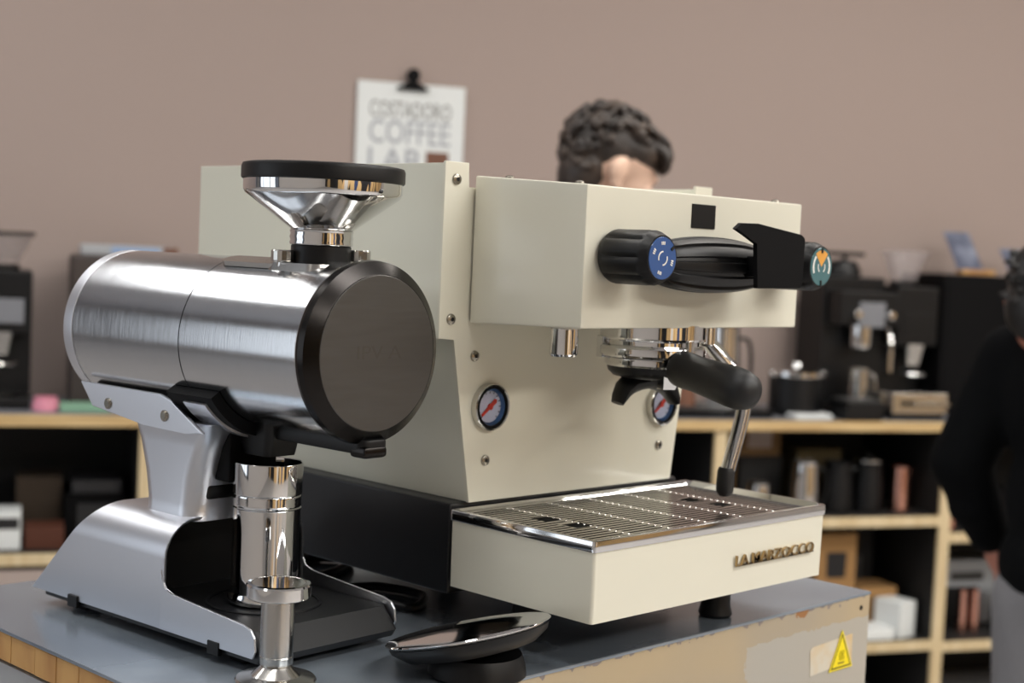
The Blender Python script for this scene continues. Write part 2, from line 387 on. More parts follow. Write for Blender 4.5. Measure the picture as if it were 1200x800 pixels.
# ------------------------------------------------------------------ work table
def table():
    t = thing('work_table', 'worn steel topped work table with chipped beige front panel', 'table', (0,0,-TH))
    X0,X1,Y0,Y1 = -.289,.4606,.03,.5246; z = lambda v: v+TH
    # steel sheet, its front lip uneven and scraped
    o = obj('steel_top', box(X0,X1,Y0,Y1,z(-.003),z(0),bev=.0008), M.top, t)
    obj('front_panel', xf(box(X0+.002,X1-.001,Y0+.001,Y0+.006,-.42,-.003), Matrix.Identity(4)), M.beige, t, loc=(0,0,TH))
    obj('side_panel', box(X1-.006,X1-.001,Y0+.006,Y1,z(-.42),z(-.003)), M.greyp, t)
    obj('core', box(X0+.03,X1-.01,Y0+.01,Y1-.01,z(-.04),z(-.003)), M.matte, t)
    random.seed(5); y = Y0+.012
    while y < Y1-.01:
        w_ = random.choice((.034,.040,.046)); y2 = min(Y1-.002,y+w_)
        ofs = random.uniform(0,.0006)
        obj('wood_block', box(X0+.001+ofs,X0+.03,y+.0004,y2-.0004,z(-.026),z(-.0035),bev=.0004,seg=1), M.block, t); y = y2
    obj('frame_rail', box(X0+.004,X0+.03,Y0+.01,Y1,z(-.062),z(-.030),bev=.001), M.ltgrey, t)
    for x in (X0+.03,X1-.03):
        for y in (Y0+.04,Y1-.03): obj('leg', box(x-.02,x+.02,y-.02,y+.02,0.0,z(-.04)), M.greyp, t)
    bm = cyl((.444,Y0+.0012,z(-.0145)),(.444,Y0+.0004,z(-.0145)),.0025,seg=12); obj('screw_hole', bm, M.hole, t)
    yy = Y0+.0008
    obj('label_residue', prism([(.356,yy,z(-.044)),(.358,yy,z(-.0695)),(.42,yy,z(-.066)),(.431,yy,z(-.066)),(.4305,yy,z(-.0385)),(.36,yy,z(-.0415))],(0,-.0003,0)), M.residue, t)
table()
def warning():
    t = thing('warning_sticker', 'yellow triangular hot surface warning sticker on the beige table front', 'sticker', (.4110,.0299,-.071))
    def tri(s, y, zc=.0):  # scaled triangle about centroid
        P = [(-.0215,0),(.0205,0),(-.0005,.0395)]; c = (-.0005,.0132)
        return [(c[0]+(p[0]-c[0])*s, y, c[1]+(p[1]-c[1])*s) for p in P]
    obj('yellow_backing', prism(tri(1,0),(0,-.0003,0)), M.yellow, t)
    bm = bmesh.new(); o_ = tri(.86,-.00035); i_ = tri(.76,-.00035)
    for k in range(3):
        j = (k+1)%3; add_prism(bm, [o_[k],o_[j],i_[j],i_[k]], (0,-.0001,0))
    obj('border', bm, M.ink, t)
    bm = bmesh.new()
    for dx in (-.0032,0,.0032):
        pts = [(dx-.0005+.0007*math.sin(q*1.25), -.0005, .0092+q*.0014) for q in range(8)]; add_tube(bm, pts, .00032, seg=6)
    add_box(bm, -.0058,.0048,-.00055,-.0003,.0058,.0074)
    obj('heat_symbol', bm, mat('symbol_olive',(120,105,10),.5), t)
warning()

# ------------------------------------------------------------------ espresso machine
def machine():
    t = thing('espresso_machine', 'large cream espresso machine with black knobs and chrome drip tray on the work table', 'coffee machine', (0,0,0))
    P = lambda n,bm,m,**k: obj(n,bm,m,t,**k)
    YB = .1655; YE = .522
    P('body_shell', loft([[(-.0185,y,.249),(-.0185,y,.3765),(.3385,y,.3765),(.3385,y,.249)] for y in (YB+.002,YE)]), M.creamd)
    for xx in (-.0205,.3390): P('side_panel', box(xx,xx+.0017,YB+.0005,YE+.001,.2492,.3950,bev=.0005), M.creamd)
    P('lower_shell', loft([[(-.001,y,.2495),(.3185,y,.2495),(.300,y,.109),(.0225,y,.109)] for y in (YB+.002,YE-.01)]), M.creamd)
    # front plate: 2 mm sheet, wide above, tapering below
    out = [(.0215,.1085),(-.0027,.2490),(-.0208,.2492),(-.0208,.3966),(.0062,.3966),(.0062,.375),(.3135,.375),(.3135,.3966),(.3410,.3966),(.3410,.2492),(.3120,.2490),(.2962,.1085)]
    P('front_plate', prism([(x,YB-.001,z) for x,z in out],(0,.003,0),bev=.0007), M.cream)
    def screw(x,y,z,ax=(0,-1,0),r=.0048):
        a = Vector(ax); p = Vector((x,y,z))
        s = obj('screw', lathe([(0,.0024),(r*.55,.0024),(r*.9,.0016),(r,.0004),(r,0),(0,0)],origin=p,axis=a,seg=20), M.screw, t)
        obj('socket', lathe([(0,.0026),(r*.4,.0026),(r*.4,.0022),(0,.0022)],origin=p,axis=a,seg=6), M.hole, s)
    for x,z in ((-.008,.3821),(-.008,.2657),(.0215,.2344),(.0392,.144),(.2752,.1432),(.329,.3821),(.329,.2657)): screw(x,YB-.001,z)
    # black base under the shell
    P('base', box(.006,.314,YB+.004,YE-.02,.030,.1085,bev=.003), M.blackmetal)
    P('underside_shade', box(.012,.308,.016,.165,.0378,.0401), M.matte)  # black plate added as shade, darkening the space under the tray
    for x,y in ((.243,.062),(.06,.125),(.05,.45),(.27,.45)):
        P('foot', lathe([(0,0),(.014,0),(.0155,.003),(.0135,.012),(.0135,.042),(0,.042)],origin=(x,y,0),seg=24), M.black)
    # group box
    b = bmesh.new()
    fr = [(.012,.0363,.2663),(.3085,.0363,.2663),(.3085,.0363,.3796),(.012,.0363,.3796)]
    bk = [(x_,YB-.0028,z_) for x_,z_ in ((.012,.2628),(.3085,.2628),(.3085,.3865),(.012,.3865))]
    add_loft(b,[fr,bk]); es=[e for e in b.edges]; bmesh.ops.bevel(b,geom=es,offset=.0016,segments=2,affect='EDGES',profile=.5)
    P('group_cover', b, M.cream)
    P('gap_shade', box(.0145,.306,YB-.003,YB-.0008,.266,.374), M.hole)  # black sheet standing in for the shadow line behind the group cover
    for x,y in ((.018,.05),(.285,.05),(.020,.13)): screw(x,y,.3803 if y<.1 else .3845,(0,0,1),.004)
    P('display_window', box(.1446,.1768,.0352,.037,.3512,.3715,bev=.0004), M.black)
    # knobs
    for k,(x,z,R) in enumerate(((.0455,.3243,.0220),(.2665,.3232,.0220))):
        kn = bmesh.new(); y0=.0355; y1=-.0145; L=y0-y1
        seg=64; rings=[]
        for s,rr in ((0,.84),(.03,.91),(.08,.97),(.16,1),(.45,1),(.80,1),(.88,.955),(1.0,.82)):
            ring=[]
            for i in range(seg):
                a=2*PI*i/seg; g = 1
                if .14<s<.82: g = 1-.10*max(0,math.cos(a*8))**4
                elif s>=.82: g = 1-.02*max(0,math.cos(a*8))**3
                ring.append((x+R*rr*g*math.cos(a), y0-L*s, z+R*rr*g*math.sin(a)))
            rings.append(ring)
        add_loft(kn, rings)
        ko = P('knob', kn, M.black, thr=40)
        rf = R*.76
        fo = obj('knob_face', lathe([(0,.0006),(rf*.98,.0006),(rf,0),(0,0)],origin=(x,y1-.0001,z),axis=(0,-1,0),seg=40), M.blue if k==0 else M.teal, ko, label='blue dial face with pale markings' if k==0 else 'teal dial face with orange sector')
        bm=bmesh.new(); yy=y1-.0008
        def arc(r_,a0,a1,w_,n=10):
            for i in range(n):
                b0=a0+(a1-a0)*i/n; b1=a0+(a1-a0)*(i+1)/n
                q=[(x+rr*math.cos(bb),yy,z+rr*math.sin(bb)) for rr,bb in ((r_-w_/2,b0),(r_+w_/2,b0),(r_+w_/2,b1),(r_-w_/2,b1))]
                add_prism(bm,q,(0,-.0002,0))
        if k==0:
            arc(.0052,.5*PI,1.1*PI,.0012); arc(.0052,1.5*PI,2.1*PI,.0012)
            for a0 in (.45,.8,1.35,1.85): 
                for j in range(3): arc(.0118,a0*PI+j*.14,a0*PI+j*.14+.09,.0026,2)
        else:
            arc(.0052,.85*PI,1.3*PI,.0012); arc(.0052,1.7*PI,2.15*PI,.0012); arc(.0125,.75*PI,1.15*PI,.0022); arc(.0125,1.85*PI,2.25*PI,.0022)
            b2=bmesh.new(); add_prism(b2,[(x,yy+.0001,z)]+[(x+.0145*math.cos(.28*PI+i*.44*PI/10),yy+.0001,z+.0145*math.sin(.28*PI+i*.44*PI/10)) for i in range(11)],(0,-.0001,0))
            obj('orange_sector', b2, M.orange, ko)
        obj('dial_marks', bm, M.white, ko)
        nb=bmesh.new()
        add_box(nb, x-.0012,x+.0012,yy-.0006,yy,z+.012,z+.0162)
        if not k: nb=xf(nb, Matrix.Translation((x,0,z))@Matrix.Rotation(math.radians(55),4,'Y')@Matrix.Translation((-x,0,-z)))
        obj('pointer', nb, M.hole, ko)
        if k: obj('pointer', box(x-.0010,x+.0010,yy-.0006,yy,z-.0162,z-.012), M.hole, ko)
    # ribbed grip between the knobs: axis along x, grooved
    xa,xb = .078,.212; gb=bmesh.new(); rings=[]; seg=132
    for i in range(25):
        s=i/24; x=xa+(xb-xa)*s; e=abs(2*s-1); rr=.0235-.0065*e**2.2
        if s==0 or s==1: rr*=.86
        ring=[]
        for j in range(seg):
            a=2*PI*j/seg; g=1-.10*(1 if (j%12) in (0,1,2,3) else 0)*(1 if .03<s<.97 else 0)
            ring.append((x,.0150+rr*g*math.cos(a)*1.0,.3205+rr*g*math.sin(a)))
        rings.append(ring)
    add_loft(gb,rings); P('ribbed_grip', gb, M.black, thr=38)
    P('grip_mount', cyl((.118,.037,.3205),(.118,.012,.3205),.012), M.matte)
    P('grip_mount', cyl((.188,.037,.3205),(.188,.012,.3205),.012), M.matte)
    pad=[(.1174,.3505),(.125,.3555),(.1483,.356),(.2118,.3495),(.2165,.3468),(.2175,.344),(.2163,.3075),(.2135,.3042),(.1509,.3032),(.1486,.340)]
    P('paddle', prism([(x,-.030,z) for x,z in pad],(0,.004,0),bev=.0008), M.matte)
    P('paddle_arm', box(.168,.196,-.026,.0,.312,.330,bev=.002), M.matte)
    # group head
    gx,gy=.157,.082
    P('group_head', lathe([(0,.268),(.046,.268),(.046,.2555),(.0445,.2535),(.0415,.2525),(.0415,.249),(.046,.248),(.047,.246),(.047,.2405),(.045,.2385),(.040,.2375),(.0,.2375)],origin=(gx,gy,0),seg=64), M.chrome)
    for i in range(3):
        bm=bmesh.new(); a=.4+i*2.1; add_box(bm, gx+.044*math.cos(a)-.004,gx+.044*math.cos(a)+.004,gy+.044*math.sin(a)-.004,gy+.044*math.sin(a)+.004,.2365,.2555,bev=.001)
        P('group_lug', bm, M.chrome)
    P('steam_boss', lathe([(0,.268),(.0105,.268),(.0118,.262),(.0118,.2425),(.0105,.2405),(.006,.2405),(.006,.243),(0,.243)],origin=(.043,.082,0),seg=28), M.chrome)
    P('steam_boss', lathe([(0,.268),(.0085,.268),(.0095,.262),(.0095,.248),(.008,.246),(0,.246)],origin=(.240,.086,0),seg=28), M.chrome)
    wand=spline([(.240,.086,.252),(.247,.078,.240),(.260,.068,.222),(.268,.060,.195),(.2450,.058,.134)],6)
    wo=P('steam_wand', tube(wand,.0070,seg=16), M.chrome)
    obj('wand_tip', lathe([(0,0),(.0050,.0),(.0078,.004),(.0082,.010),(.0080,.022),(.0068,.026),(0,.026)],origin=(.2420,.058,.1115),axis=Vector((.03,0,1)).normalized(),seg=24), M.rubber, wo)
    # gauges
    for k,(x,z,R) in enumerate(((.0405,.1905,.0205),(.2745,.1832,.0205))):
        y=YB-.001
        g=P('pressure_gauge', lathe([(R-.0022,.001),(R-.0022,.0055),(R-.0012,.0068),(R-.0002,.006),(R,.004),(R,-.001),(R-.0022,-.001),(R-.0022,.001)],origin=(x,y,z),axis=(0,-1,0),seg=56), M.nickel)
        obj('dark_ring', lathe([(R-.0024,.0062),(R-.0045,.0060),(R-.0045,-.0),(R-.0024,-.0)],origin=(x,y,z),axis=(0,-1,0),seg=56), M.matte, g)
        obj('inner_wall', lathe([(R-.0046,.0045),(R-.0068,.0014)],origin=(x,y,z),axis=(0,-1,0),seg=56), M.dialblue, g)
        obj('dial', lathe([(0,.0012),(R-.0045,.0012),(R-.0045,.0),(0,.0)],origin=(x,y,z),axis=(0,-1,0),seg=56), M.dial, g)
        tk=bmesh.new()
        for i in range(13):
            a=math.radians(225-22.5*i); c_,s_=math.cos(a),math.sin(a)
            for rr in (R-.0085,R-.0075): add_box(tk, x+rr*c_-.0004,x+rr*c_+.0004,y-.0017,y-.0013,z+rr*s_-.0004,z+rr*s_+.0004)
        obj('dial_ticks', tk, M.ink, g)
        nd=bmesh.new(); a=math.radians(38); d=Vector((math.cos(a),0,math.sin(a))); n_=Vector((-d.z,0,d.x)); c_=Vector((x,y-.0022,z))
        add_prism(nd,[c_-d*.012-n_*.0011,c_-d*.002-n_*.0016,c_+d*.008-n_*.0022,c_+d*.010,c_+d*.008+n_*.0022,c_-d*.002+n_*.0016,c_-d*.012+n_*.0011],(0,-.0004,0))
        add_cyl(nd,c_,c_+V(0,-.0012,0),.0028,seg=16); obj('needle', nd, M.red, g)
        obj('glass', lathe([(0,.0062),(R-.0026,.0056),(R-.0026,.0052),(0,.0056)],origin=(x,y,z),axis=(0,-1,0),seg=40), M.glass, g)
    # drip tray
    W,D=.32,.1625
    P('tray_body', loft([rrect(.0012,W-.0012,.0012,D,.003,.0400),rrect(.0006,W-.0006,.0006,D,.003,.0965)]), M.cream)
    rim=bmesh.new()
    for (za,zb) in ((.0965,.1049),):
        o1=rrect(-.0004,W+.0004,-.0004,D+.001,.003,za); o2=rrect(-.0004,W+.0004,-.0004,D+.001,.003,zb)
        o2b=rrect(.0006,W-.0006,.0006,D,.0025,zb+.0006)
        i2=rrect(.004,W-.004,.004,D-.003,.002,zb+.0004); i1=rrect(.0085,W-.0085,.0085,D-.007,.002,.1015)
        rg=[rrect(-.0002-d,W+.0002+d,-.0002-d,D+.001,.003+d,zq) for d,zq in ((.0,.0962),(.0004,.0975),(.0007,.0995),(.0008,.1012),(.0006,.1032),(.0003,.1048))]
        add_loft(rim,rg+[o2b,i2,i1],cap=False)
    P('tray_rim', rim, M.chrome, thr=40)
    P('splash_lip', prism([(W-.0105,.006,.1022),(W-.0105,.150,.1022),(W-.0055,.150,.1068),(W-.0055,.006,.1068)],(.0015,0,0)), M.chrome)
    # slotted grate: cells on a grid, slots and the four openings left out
    holes=[(.0405,.0620,.0930,.1060),(.0490,.0705,.0650,.0775)]
    holes=[(.0405,.0600,.0890,.1080),(.0425,.0640,.0570,.0745),(.2330,.2500,.0870,.1040),(.2390,.2560,.0560,.0730)]
    xs=set([.008,W-.008]); slot=[]
    cols=[(.014+i*.0500,.014+i*.0500+.0435) for i in range(6)]; cols[-1]=(cols[-1][0],W-.014)
    rows=[(.0125+j*.0069,.0125+j*.0069+.0030) for j in range(21)]
    for a,b_ in cols: xs|={a,b_}
    ys=set([.008,D-.0065])
    for a,b_ in rows: ys|={a,b_}
    for h in holes: xs|={h[0],h[1]}; ys|={h[2],h[3]}
    xs=sorted(xs); ys=sorted(ys)
    def solid(x,y):
        for h in holes:
            if h[0]<x<h[1] and h[2]<y<h[3]: return False
            if h[0]-.003<x<h[1]+.003 and h[2]-.002<y<h[3]+.002: return True
        return not (any(a<x<b_ for a,b_ in cols) and any(a<y<b_ for a,b_ in rows))
    gm=bmesh.new(); vt={}
    def vv(i,j,k):
        key=(i,j,k)
        if key not in vt: vt[key]=gm.verts.new((xs[i],ys[j],.1022 if k else .1012))
        return vt[key]
    nx,ny=len(xs)-1,len(ys)-1
    sol=[[solid((xs[i]+xs[i+1])/2,(ys[j]+ys[j+1])/2) for j in range(ny)] for i in range(nx)]
    for i in range(nx):
        for j in range(ny):
            if not sol[i][j]: continue
            gm.faces.new([vv(i,j,1),vv(i+1,j,1),vv(i+1,j+1,1),vv(i,j+1,1)])
            for di,dj,q in ((-1,0,((i,j),(i,j+1))),(1,0,((i+1,j),(i+1,j+1))),(0,-1,((i,j),(i+1,j))),(0,1,((i,j+1),(i+1,j+1)))):
                ii,jj=i+di,j+dj
                if not(0<=ii<nx and 0<=jj<ny) or not sol[ii][jj]:
                    (a,b_),(c,d)=q; gm.faces.new([vv(a,b_,1),vv(c,d,1),vv(c,d,0),vv(a,b_,0)])
    P('drip_grate', gm, M.steel)
    st=bmesh.new()
    for c_ in cols[:-1]:
        for a,b_ in rows: add_ell(st,((c_[1]+.0033),(b_+.0019),.1021),(.0016,.0010,.0006),seg=6)
    P('grate_studs', st, M.chrome, kind='stuff')
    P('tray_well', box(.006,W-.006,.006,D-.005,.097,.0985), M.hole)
    P('lettering', text_bm('LA MARZOCCO', .1830,.3015,.0642,.0735, -.0002, th=.0018, bold=.004), M.lettering)
    P('lettering_bar', box(.1835,.3015,-.0016,0,.0640,.0652), M.letterback)
machine()

# ------------------------------------------------------------------ portafilter (locked into the group)
def portafilter():
    t = thing('portafilter', 'black handled portafilter with double spout locked under the cream group cover', 'portafilter', (.157,.082,.19), -.30)
    z=lambda v:v-.19
    obj('rim', lathe([(.034,z(.2375)),(.0405,z(.2375)),(.041,z(.236)),(.041,z(.232)),(.0395,z(.230)),(.034,z(.230))],seg=56), M.chrome, t)
    obj('bowl', lathe([(0,z(.2190)),(.024,z(.2193)),(.033,z(.2212)),(.0375,z(.2255)),(.0392,z(.2315)),(.0392,z(.236)),(0,z(.236))],seg=56), M.black, t)
    # arched chrome neck from the rim into the handle
    obj('neck', tube(spline([(0,-.034,z(.233)),(0,-.048,z(.232)),(0,-.058,z(.2295))],5),[.0105]*3+[.0095]*4+[.010]*4,seg=16), M.chrome, t)
    obj('bracket', loft([[( .018,-.030,z(.240)),(-.018,-.030,z(.240)),(-.018,-.022,z(.240)),(.018,-.022,z(.240))],[(.010,-.036,z(.228)),(-.010,-.036,z(.228)),(-.010,-.026,z(.226)),(.010,-.026,z(.226))],[(.006,-.030,z(.212)),(-.006,-.030,z(.212)),(-.006,-.020,z(.212)),(.006,-.020,z(.212))]]), M.chrome, t)
    p0=Vector((0,-.044,z(.2320))); p1=Vector((0,-.150,z(.2205))); d=(p1-p0); L=d.length
    prof=[(0,0),(.0135,0),(.0155,.003),(.0158,.012),(.0152,.025),(.0156,.04),(.0164,.06),(.0170,.076),(.0166,.087),(.0145,.096),(.0095,.1010),(0,.1030)]
    obj('handle', lathe(prof,origin=p0,axis=d.normalized(),seg=40), M.rubber, t, thr=60)
    # black double spout arching to both sides
    sp=bmesh.new(); rings=[]
    pr=[(-.0420,.1955,.0075,.0035),(-.0395,.2005,.0085,.0065),(-.0345,.2070,.0090,.0088),(-.0250,.2125,.0100,.0092),(-.0120,.2145,.0110,.0080),(0,.2150,.0115,.0072),(.0120,.2145,.0110,.0080),(.0250,.2125,.0100,.0092),(.0345,.2070,.0090,.0088),(.0395,.2005,.0085,.0065),(.0420,.1955,.0075,.0035)]
    for i,(x,zz,ry,rn) in enumerate(pr):
        a=pr[max(i-1,0)]; b=pr[min(i+1,len(pr)-1)]; tx,tz=b[0]-a[0],b[1]-a[1]; l=math.hypot(tx,tz); nx_,nz_=-tz/l,tx/l
        rings.append([(x+nx_*rn*math.cos(q),-.004+ry*math.sin(q),z(zz)+nz_*rn*math.cos(q)) for q in [2*PI*k/16 for k in range(16)]])
    add_loft(sp,rings); add_cyl(sp,(0,-.004,z(.214)),(0,-.004,z(.222)),.011,seg=24)
    obj('double_spout', xf(sp, Matrix.Translation((0,0,.2215-.19))@Matrix.Diagonal((.70,1.3,1.05,1))@Matrix.Translation((0,.008,-.2190+.19))), M.black, t)
portafilter()

# ------------------------------------------------------------------ coffee grinder
GA=math.atan2(.066,.998)
def grinder():
    t = thing('coffee_grinder', 'brushed metal horizontal barrel grinder with chrome funnel hopper beside the cream machine', 'grinder', (-.128,.12,0), GA)
    P=lambda n,bm,m,**k: obj(n,bm,m,t,**k)
    ZC=.243; AX=(0,1,0)
    P('barrel', lathe([(0,.010),(.066,.010),(.0675,.012),(.0675,.1506),(.0655,.1508),(.0655,.1517),(.0675,.1519),(.0675,.2995),(.0650,.2998),(.0,.2998)],origin=(0,0,ZC),axis=AX,seg=96), M.brush)
    P('barrel_end', lathe([(0,.3008),(.0665,.3008),(.0675,.3012),(.0675,.3135),(.0665,.3155),(.0645,.3165),(0,.3165)],origin=(0,0,ZC),axis=AX,seg=96), M.satin)
    cp=P('front_cap', lathe([(0,.010),(.066,.010),(.0695,.0090),(.0702,.006),(.0695,.0008),(.0600,-.0055),(.0592,-.0057),(0,-.0057)],origin=(0,0,ZC),axis=AX,seg=96), M.gunring, thr=20)
    obj('cap_disc', lathe([(0,-.0062),(.0588,-.0062),(.0592,-.0058),(.0592,-.0050),(0,-.0050)],origin=(0,0,ZC),axis=AX,seg=96), M.gun, cp)
    obj('lettering', text_bm('IPV A', -.022,.024,ZC-.004,ZC+.006,-.0062,th=.00008), M.gunmark, cp)
    # hopper
    HV=.063
    P('collar', lathe([(0,.300),(.0235,.300),(.0235,.3215),(.0225,.3225),(0,.3225)],origin=(0,HV,0),seg=48), M.black)
    P('neck_ring', lathe([(.0,.3225),(.0245,.3225),(.0250,.3240),(.0243,.3260),(.0250,.3285),(.0243,.3310),(.0250,.3335),(.0240,.3345),(0,.3345)],origin=(0,HV,0),seg=56), M.chrome, thr=60)
    hp=P('hopper', lathe([(.0225,.3340),(.0245,.3345),(.0600,.3605),(.0618,.3640),(.0618,.3720),(.0600,.3720),(.0600,.3645),(.0585,.3620),(.0230,.3360)],origin=(0,HV,0),seg=72), M.chrome, thr=40)
    obj('lid', lathe([(0,.3715),(.0622,.3715),(.0634,.3725),(.0636,.3735),(.0636,.3815),(.0625,.3838),(.0590,.3846),(.0560,.3842),(.0545,.3825),(0,.3825)],origin=(0,HV,0),seg=72), M.black, hp, label='thick black rubber hopper lid')
    for (u,v) in ((-.0345,HV+.012),(.0335,HV-.014)):
        P('thumb_screw', lathe([(0,.3065),(.0045,.3065),(.0045,.3100),(.0088,.3108),(.0092,.3120),(.0092,.3188),(.0085,.3198),(0,.3198)],origin=(u*.82,v,-.002 if u<0 else 0),seg=16), M.nickel, thr=20)
    P('mount_plate', loft([rrect(-.034,.034,HV-.032,HV+.032,.012,.299),rrect(-.032,.032,HV-.030,HV+.030,.012,.3080)]), M.nickel)
    P('size_lever', xf(loft([rrect(-.008,.008,.0,.070,.0078,0),rrect(-.008,.008,.0,.070,.0078,.0040)]), Matrix.Translation((-.0245,.078,.3052))@Matrix.Rotation(-.30,4,'Y')), M.nickel)
    # chute, clamp and lever under the barrel
    P('chute', loft([rrect(-.016,.016,.100,.132,.006,.152),rrect(-.020,.020,.094,.145,.006,.182)]), M.black)
    P('chute_block', box(-.028,.022,.132,.186,.128,.182,bev=.003), M.matte)
    bm=bmesh.new(); add_prism(bm,[(-.010,.100,.166),(-.012,.0,.166),(-.006,-.006,.166),(.012,-.006,.166),(.016,.0,.166),(.016,.100,.166)],(0,0,.012),bev=.003)
    P('front_lever', bm, M.black)
    P('lever_tip', box(-.012,.012,-.008,.010,.1635,.1725,bev=.003), M.gunring)
    P('funnel_clip', box(-.034,-.002,.150,.178,.112,.1245,bev=.003), M.black)
    # cradle
    P('cradle', lathe([(.0678,.128),(.0745,.128),(.0745,.232),(.0678,.232)],origin=(0,0,ZC),axis=AX,seg=40,arc=(PI*.5-1.05,PI*.5+1.05)) if False else arcband(ZC,.0680,.0745,.126,.292,.78), M.black)
    P('cradle_collar', arcband(ZC,.0680,.0770,.112,.170,.98), M.matte)
    P('cradle_band', arcband(ZC,.0772,.0792,.122,.150,.90), M.satin)
    for s in (-1,1):
        pl=[(.300,.197),(.187,.1965),(.170,.192),(.128,.1700),(.150,.168),(.207,.169),(.281,.177)]
        k=P('side_plate', prism([(s*.0585,v,zz) for v,zz in pl],(s*-.004,0,0),bev=.0012), M.satin)
        for v,zz in ((.257,.1815),(.178,.1795)):
            obj('screw', lathe([(0,.0022),(.003,.0022),(.0046,.0012),(.0048,0),(0,0)],origin=(s*.0585,v,zz),axis=(s,0,0),seg=20), M.screw, k)
    # neck: sheet column, curved into the base
    rings=[]
    for zz,u,v0,v1,r in ((.095,.0500,.151,.224,.016),(.099,.0480,.1525,.2235,.018),(.108,.0470,.1530,.2245,.018),(.130,.0470,.1500,.229,.018),(.155,.0470,.142,.236,.016),(.168,.0480,.134,.240,.014),(.1765,.0520,.126,.243,.010)):
        rings.append(rrect(-u,u,v0,v1,r,zz))
    P('neck', loft(rings), M.satin, thr=60)
    # base shell: inverted U section along v
    def section(v,h,hw,r,z0=.012,inset=0):
        r=min(r,max(.002,h-z0-.002)); pts=[(-hw,v,z0)]
        for i in range(9):
            a=PI-PI/2*i/8; pts.append((-hw+r+r*math.cos(a),v,h-r+r*math.sin(a)))
        for i in range(9):
            a=PI/2-PI/2*i/8; pts.append((hw-r+r*math.cos(a),v,h-r+r*math.sin(a)))
        pts.append((hw,v,z0)); return pts
    fr=section(.153,.0985,.073,.030); md=section(.240,.0975,.073,.030); bk=[(x,.343-(z_-.012)*1.03,z_) for x,_,z_ in section(0,.0985,.073,.030)]
    fr=[(x,v_,z_) for x,v_,z_ in fr]
    bm=loft([fr,bk],cap=False,closed=False)
    so=P('base_shell', bm, M.satin, thr=35); md=so.modifiers.new('thickness','SOLIDIFY'); md.thickness=.0022; md.offset=-1; so.modifiers.move(1,0)
    for s in (-1,1):
        pl=[(.156,.012),(.156,.0600),(.1545,.0520),(.1500,.0450),(.140,.0425),(.052,.0360),(.043,.0335),(.0385,.028),(.0370,.018),(.040,.0120)]
        P('base_flange', prism([(s*.0741,v,zz) for v,zz in pl],(s*-.0022,0,0),bev=.0006), M.satin)
    P('base_tray', loft([rrect(-.0705,.0705,.034,.330,.006,.008),rrect(-.0705,.0705,.030,.330,.006,.014),rrect(-.0705,.0705,.046,.300,.006,.0305)]), M.blackmetal)
    P('inner_liner', loft([section(.1545,.0955,.0700,.0275,.03),section(.200,.0955,.0700,.0275,.03)],cap=False,closed=False), M.black)
    P('inner_wall', prism(section(.200,.0955,.0700,.0275,.03),(0,.003,0)), M.black)
    P('cup_ring', lathe([(.044,.0300),(.044,.0315),(.0455,.0320),(.047,.0315),(.047,.0300)],origin=(0,.117,0),seg=56), M.blackmetal)
    for v in (.075,.290):
        for s in (-1,1): P('foot', box(s*.052-.008,s*.052+.008,v-.010,v+.010,0,.016,bev=.002), M.matte)
    for v in (.086,.278):
        P('latch', box(-.0752,-.071,v-.007,v+.007,.006,.0165,bev=.0008), M.black)
def arcband(zc,r0,r1,v0,v1,half):
    rings=[]
    for i in range(29):
        a=-PI/2-half+2*half*i/28; c,s=math.cos(a),math.sin(a)
        rings.append([(r0*c,v0,zc+r0*s),(r1*c,v0,zc+r1*s),(r1*c,v1,zc+r1*s),(r0*c,v1,zc+r0*s)])
    return loft(rings)
grinder()
def gl(u,v): c,s=math.cos(GA),math.sin(GA); return (-.128+u*c-v*s, .12+u*s+v*c)
cx_,cy_=gl(0,.117)
t=thing('dosing_cup','tall polished steel dosing cup standing on the grinder base','cup',(cx_,cy_,.0322))
obj('cup_wall', lathe([(0,.0),(.0295,0),(.0300,.002),(.0292,.006),(.0272,.009),(.0272,.076),(.0279,.0770),(.0272,.0780),(.0279,.0800),(.0272,.0815),(.0279,.0830),(.0272,.0845),(.0279,.0860),(.0272,.0875),(.0282,.0885),(.0284,.1125),(.0279,.1135),(.0270,.1130),(.0262,.107),(.0262,.012),(0,.010)],seg=72), M.chrome, t, thr=50)
# ------------------------------------------------------------------ tamper
t=thing('tamper','steel coffee tamper standing upright on the table in front of the grinder','tamper',(-.209,.119,0))
obj('tamper_base', lathe([(0,0),(.029,0),(.0295,.001),(.0295,.007),(.0285,.0085),(.0180,.0105),(.0125,.0155),(.0108,.0175),(0,.0175)],seg=64), M.nickel, t, thr=30)
obj('handle', lathe([(0,.0165),(.0112,.0170),(.0120,.0190),(.0122,.0240),(.0118,.0245),(.0120,.025),(.0124,.064),(.0118,.0665),(0,.0665)],seg=64), M.nickel, t, thr=30)
obj('top_disc', lathe([(0,.0660),(.0165,.0662),(.0215,.0670),(.0232,.0680),(.0235,.0690),(.0235,.0765),(.0228,.0778),(.0200,.0783),(.0190,.0780),(0,.0778)],seg=64), M.chrome, t, thr=25)
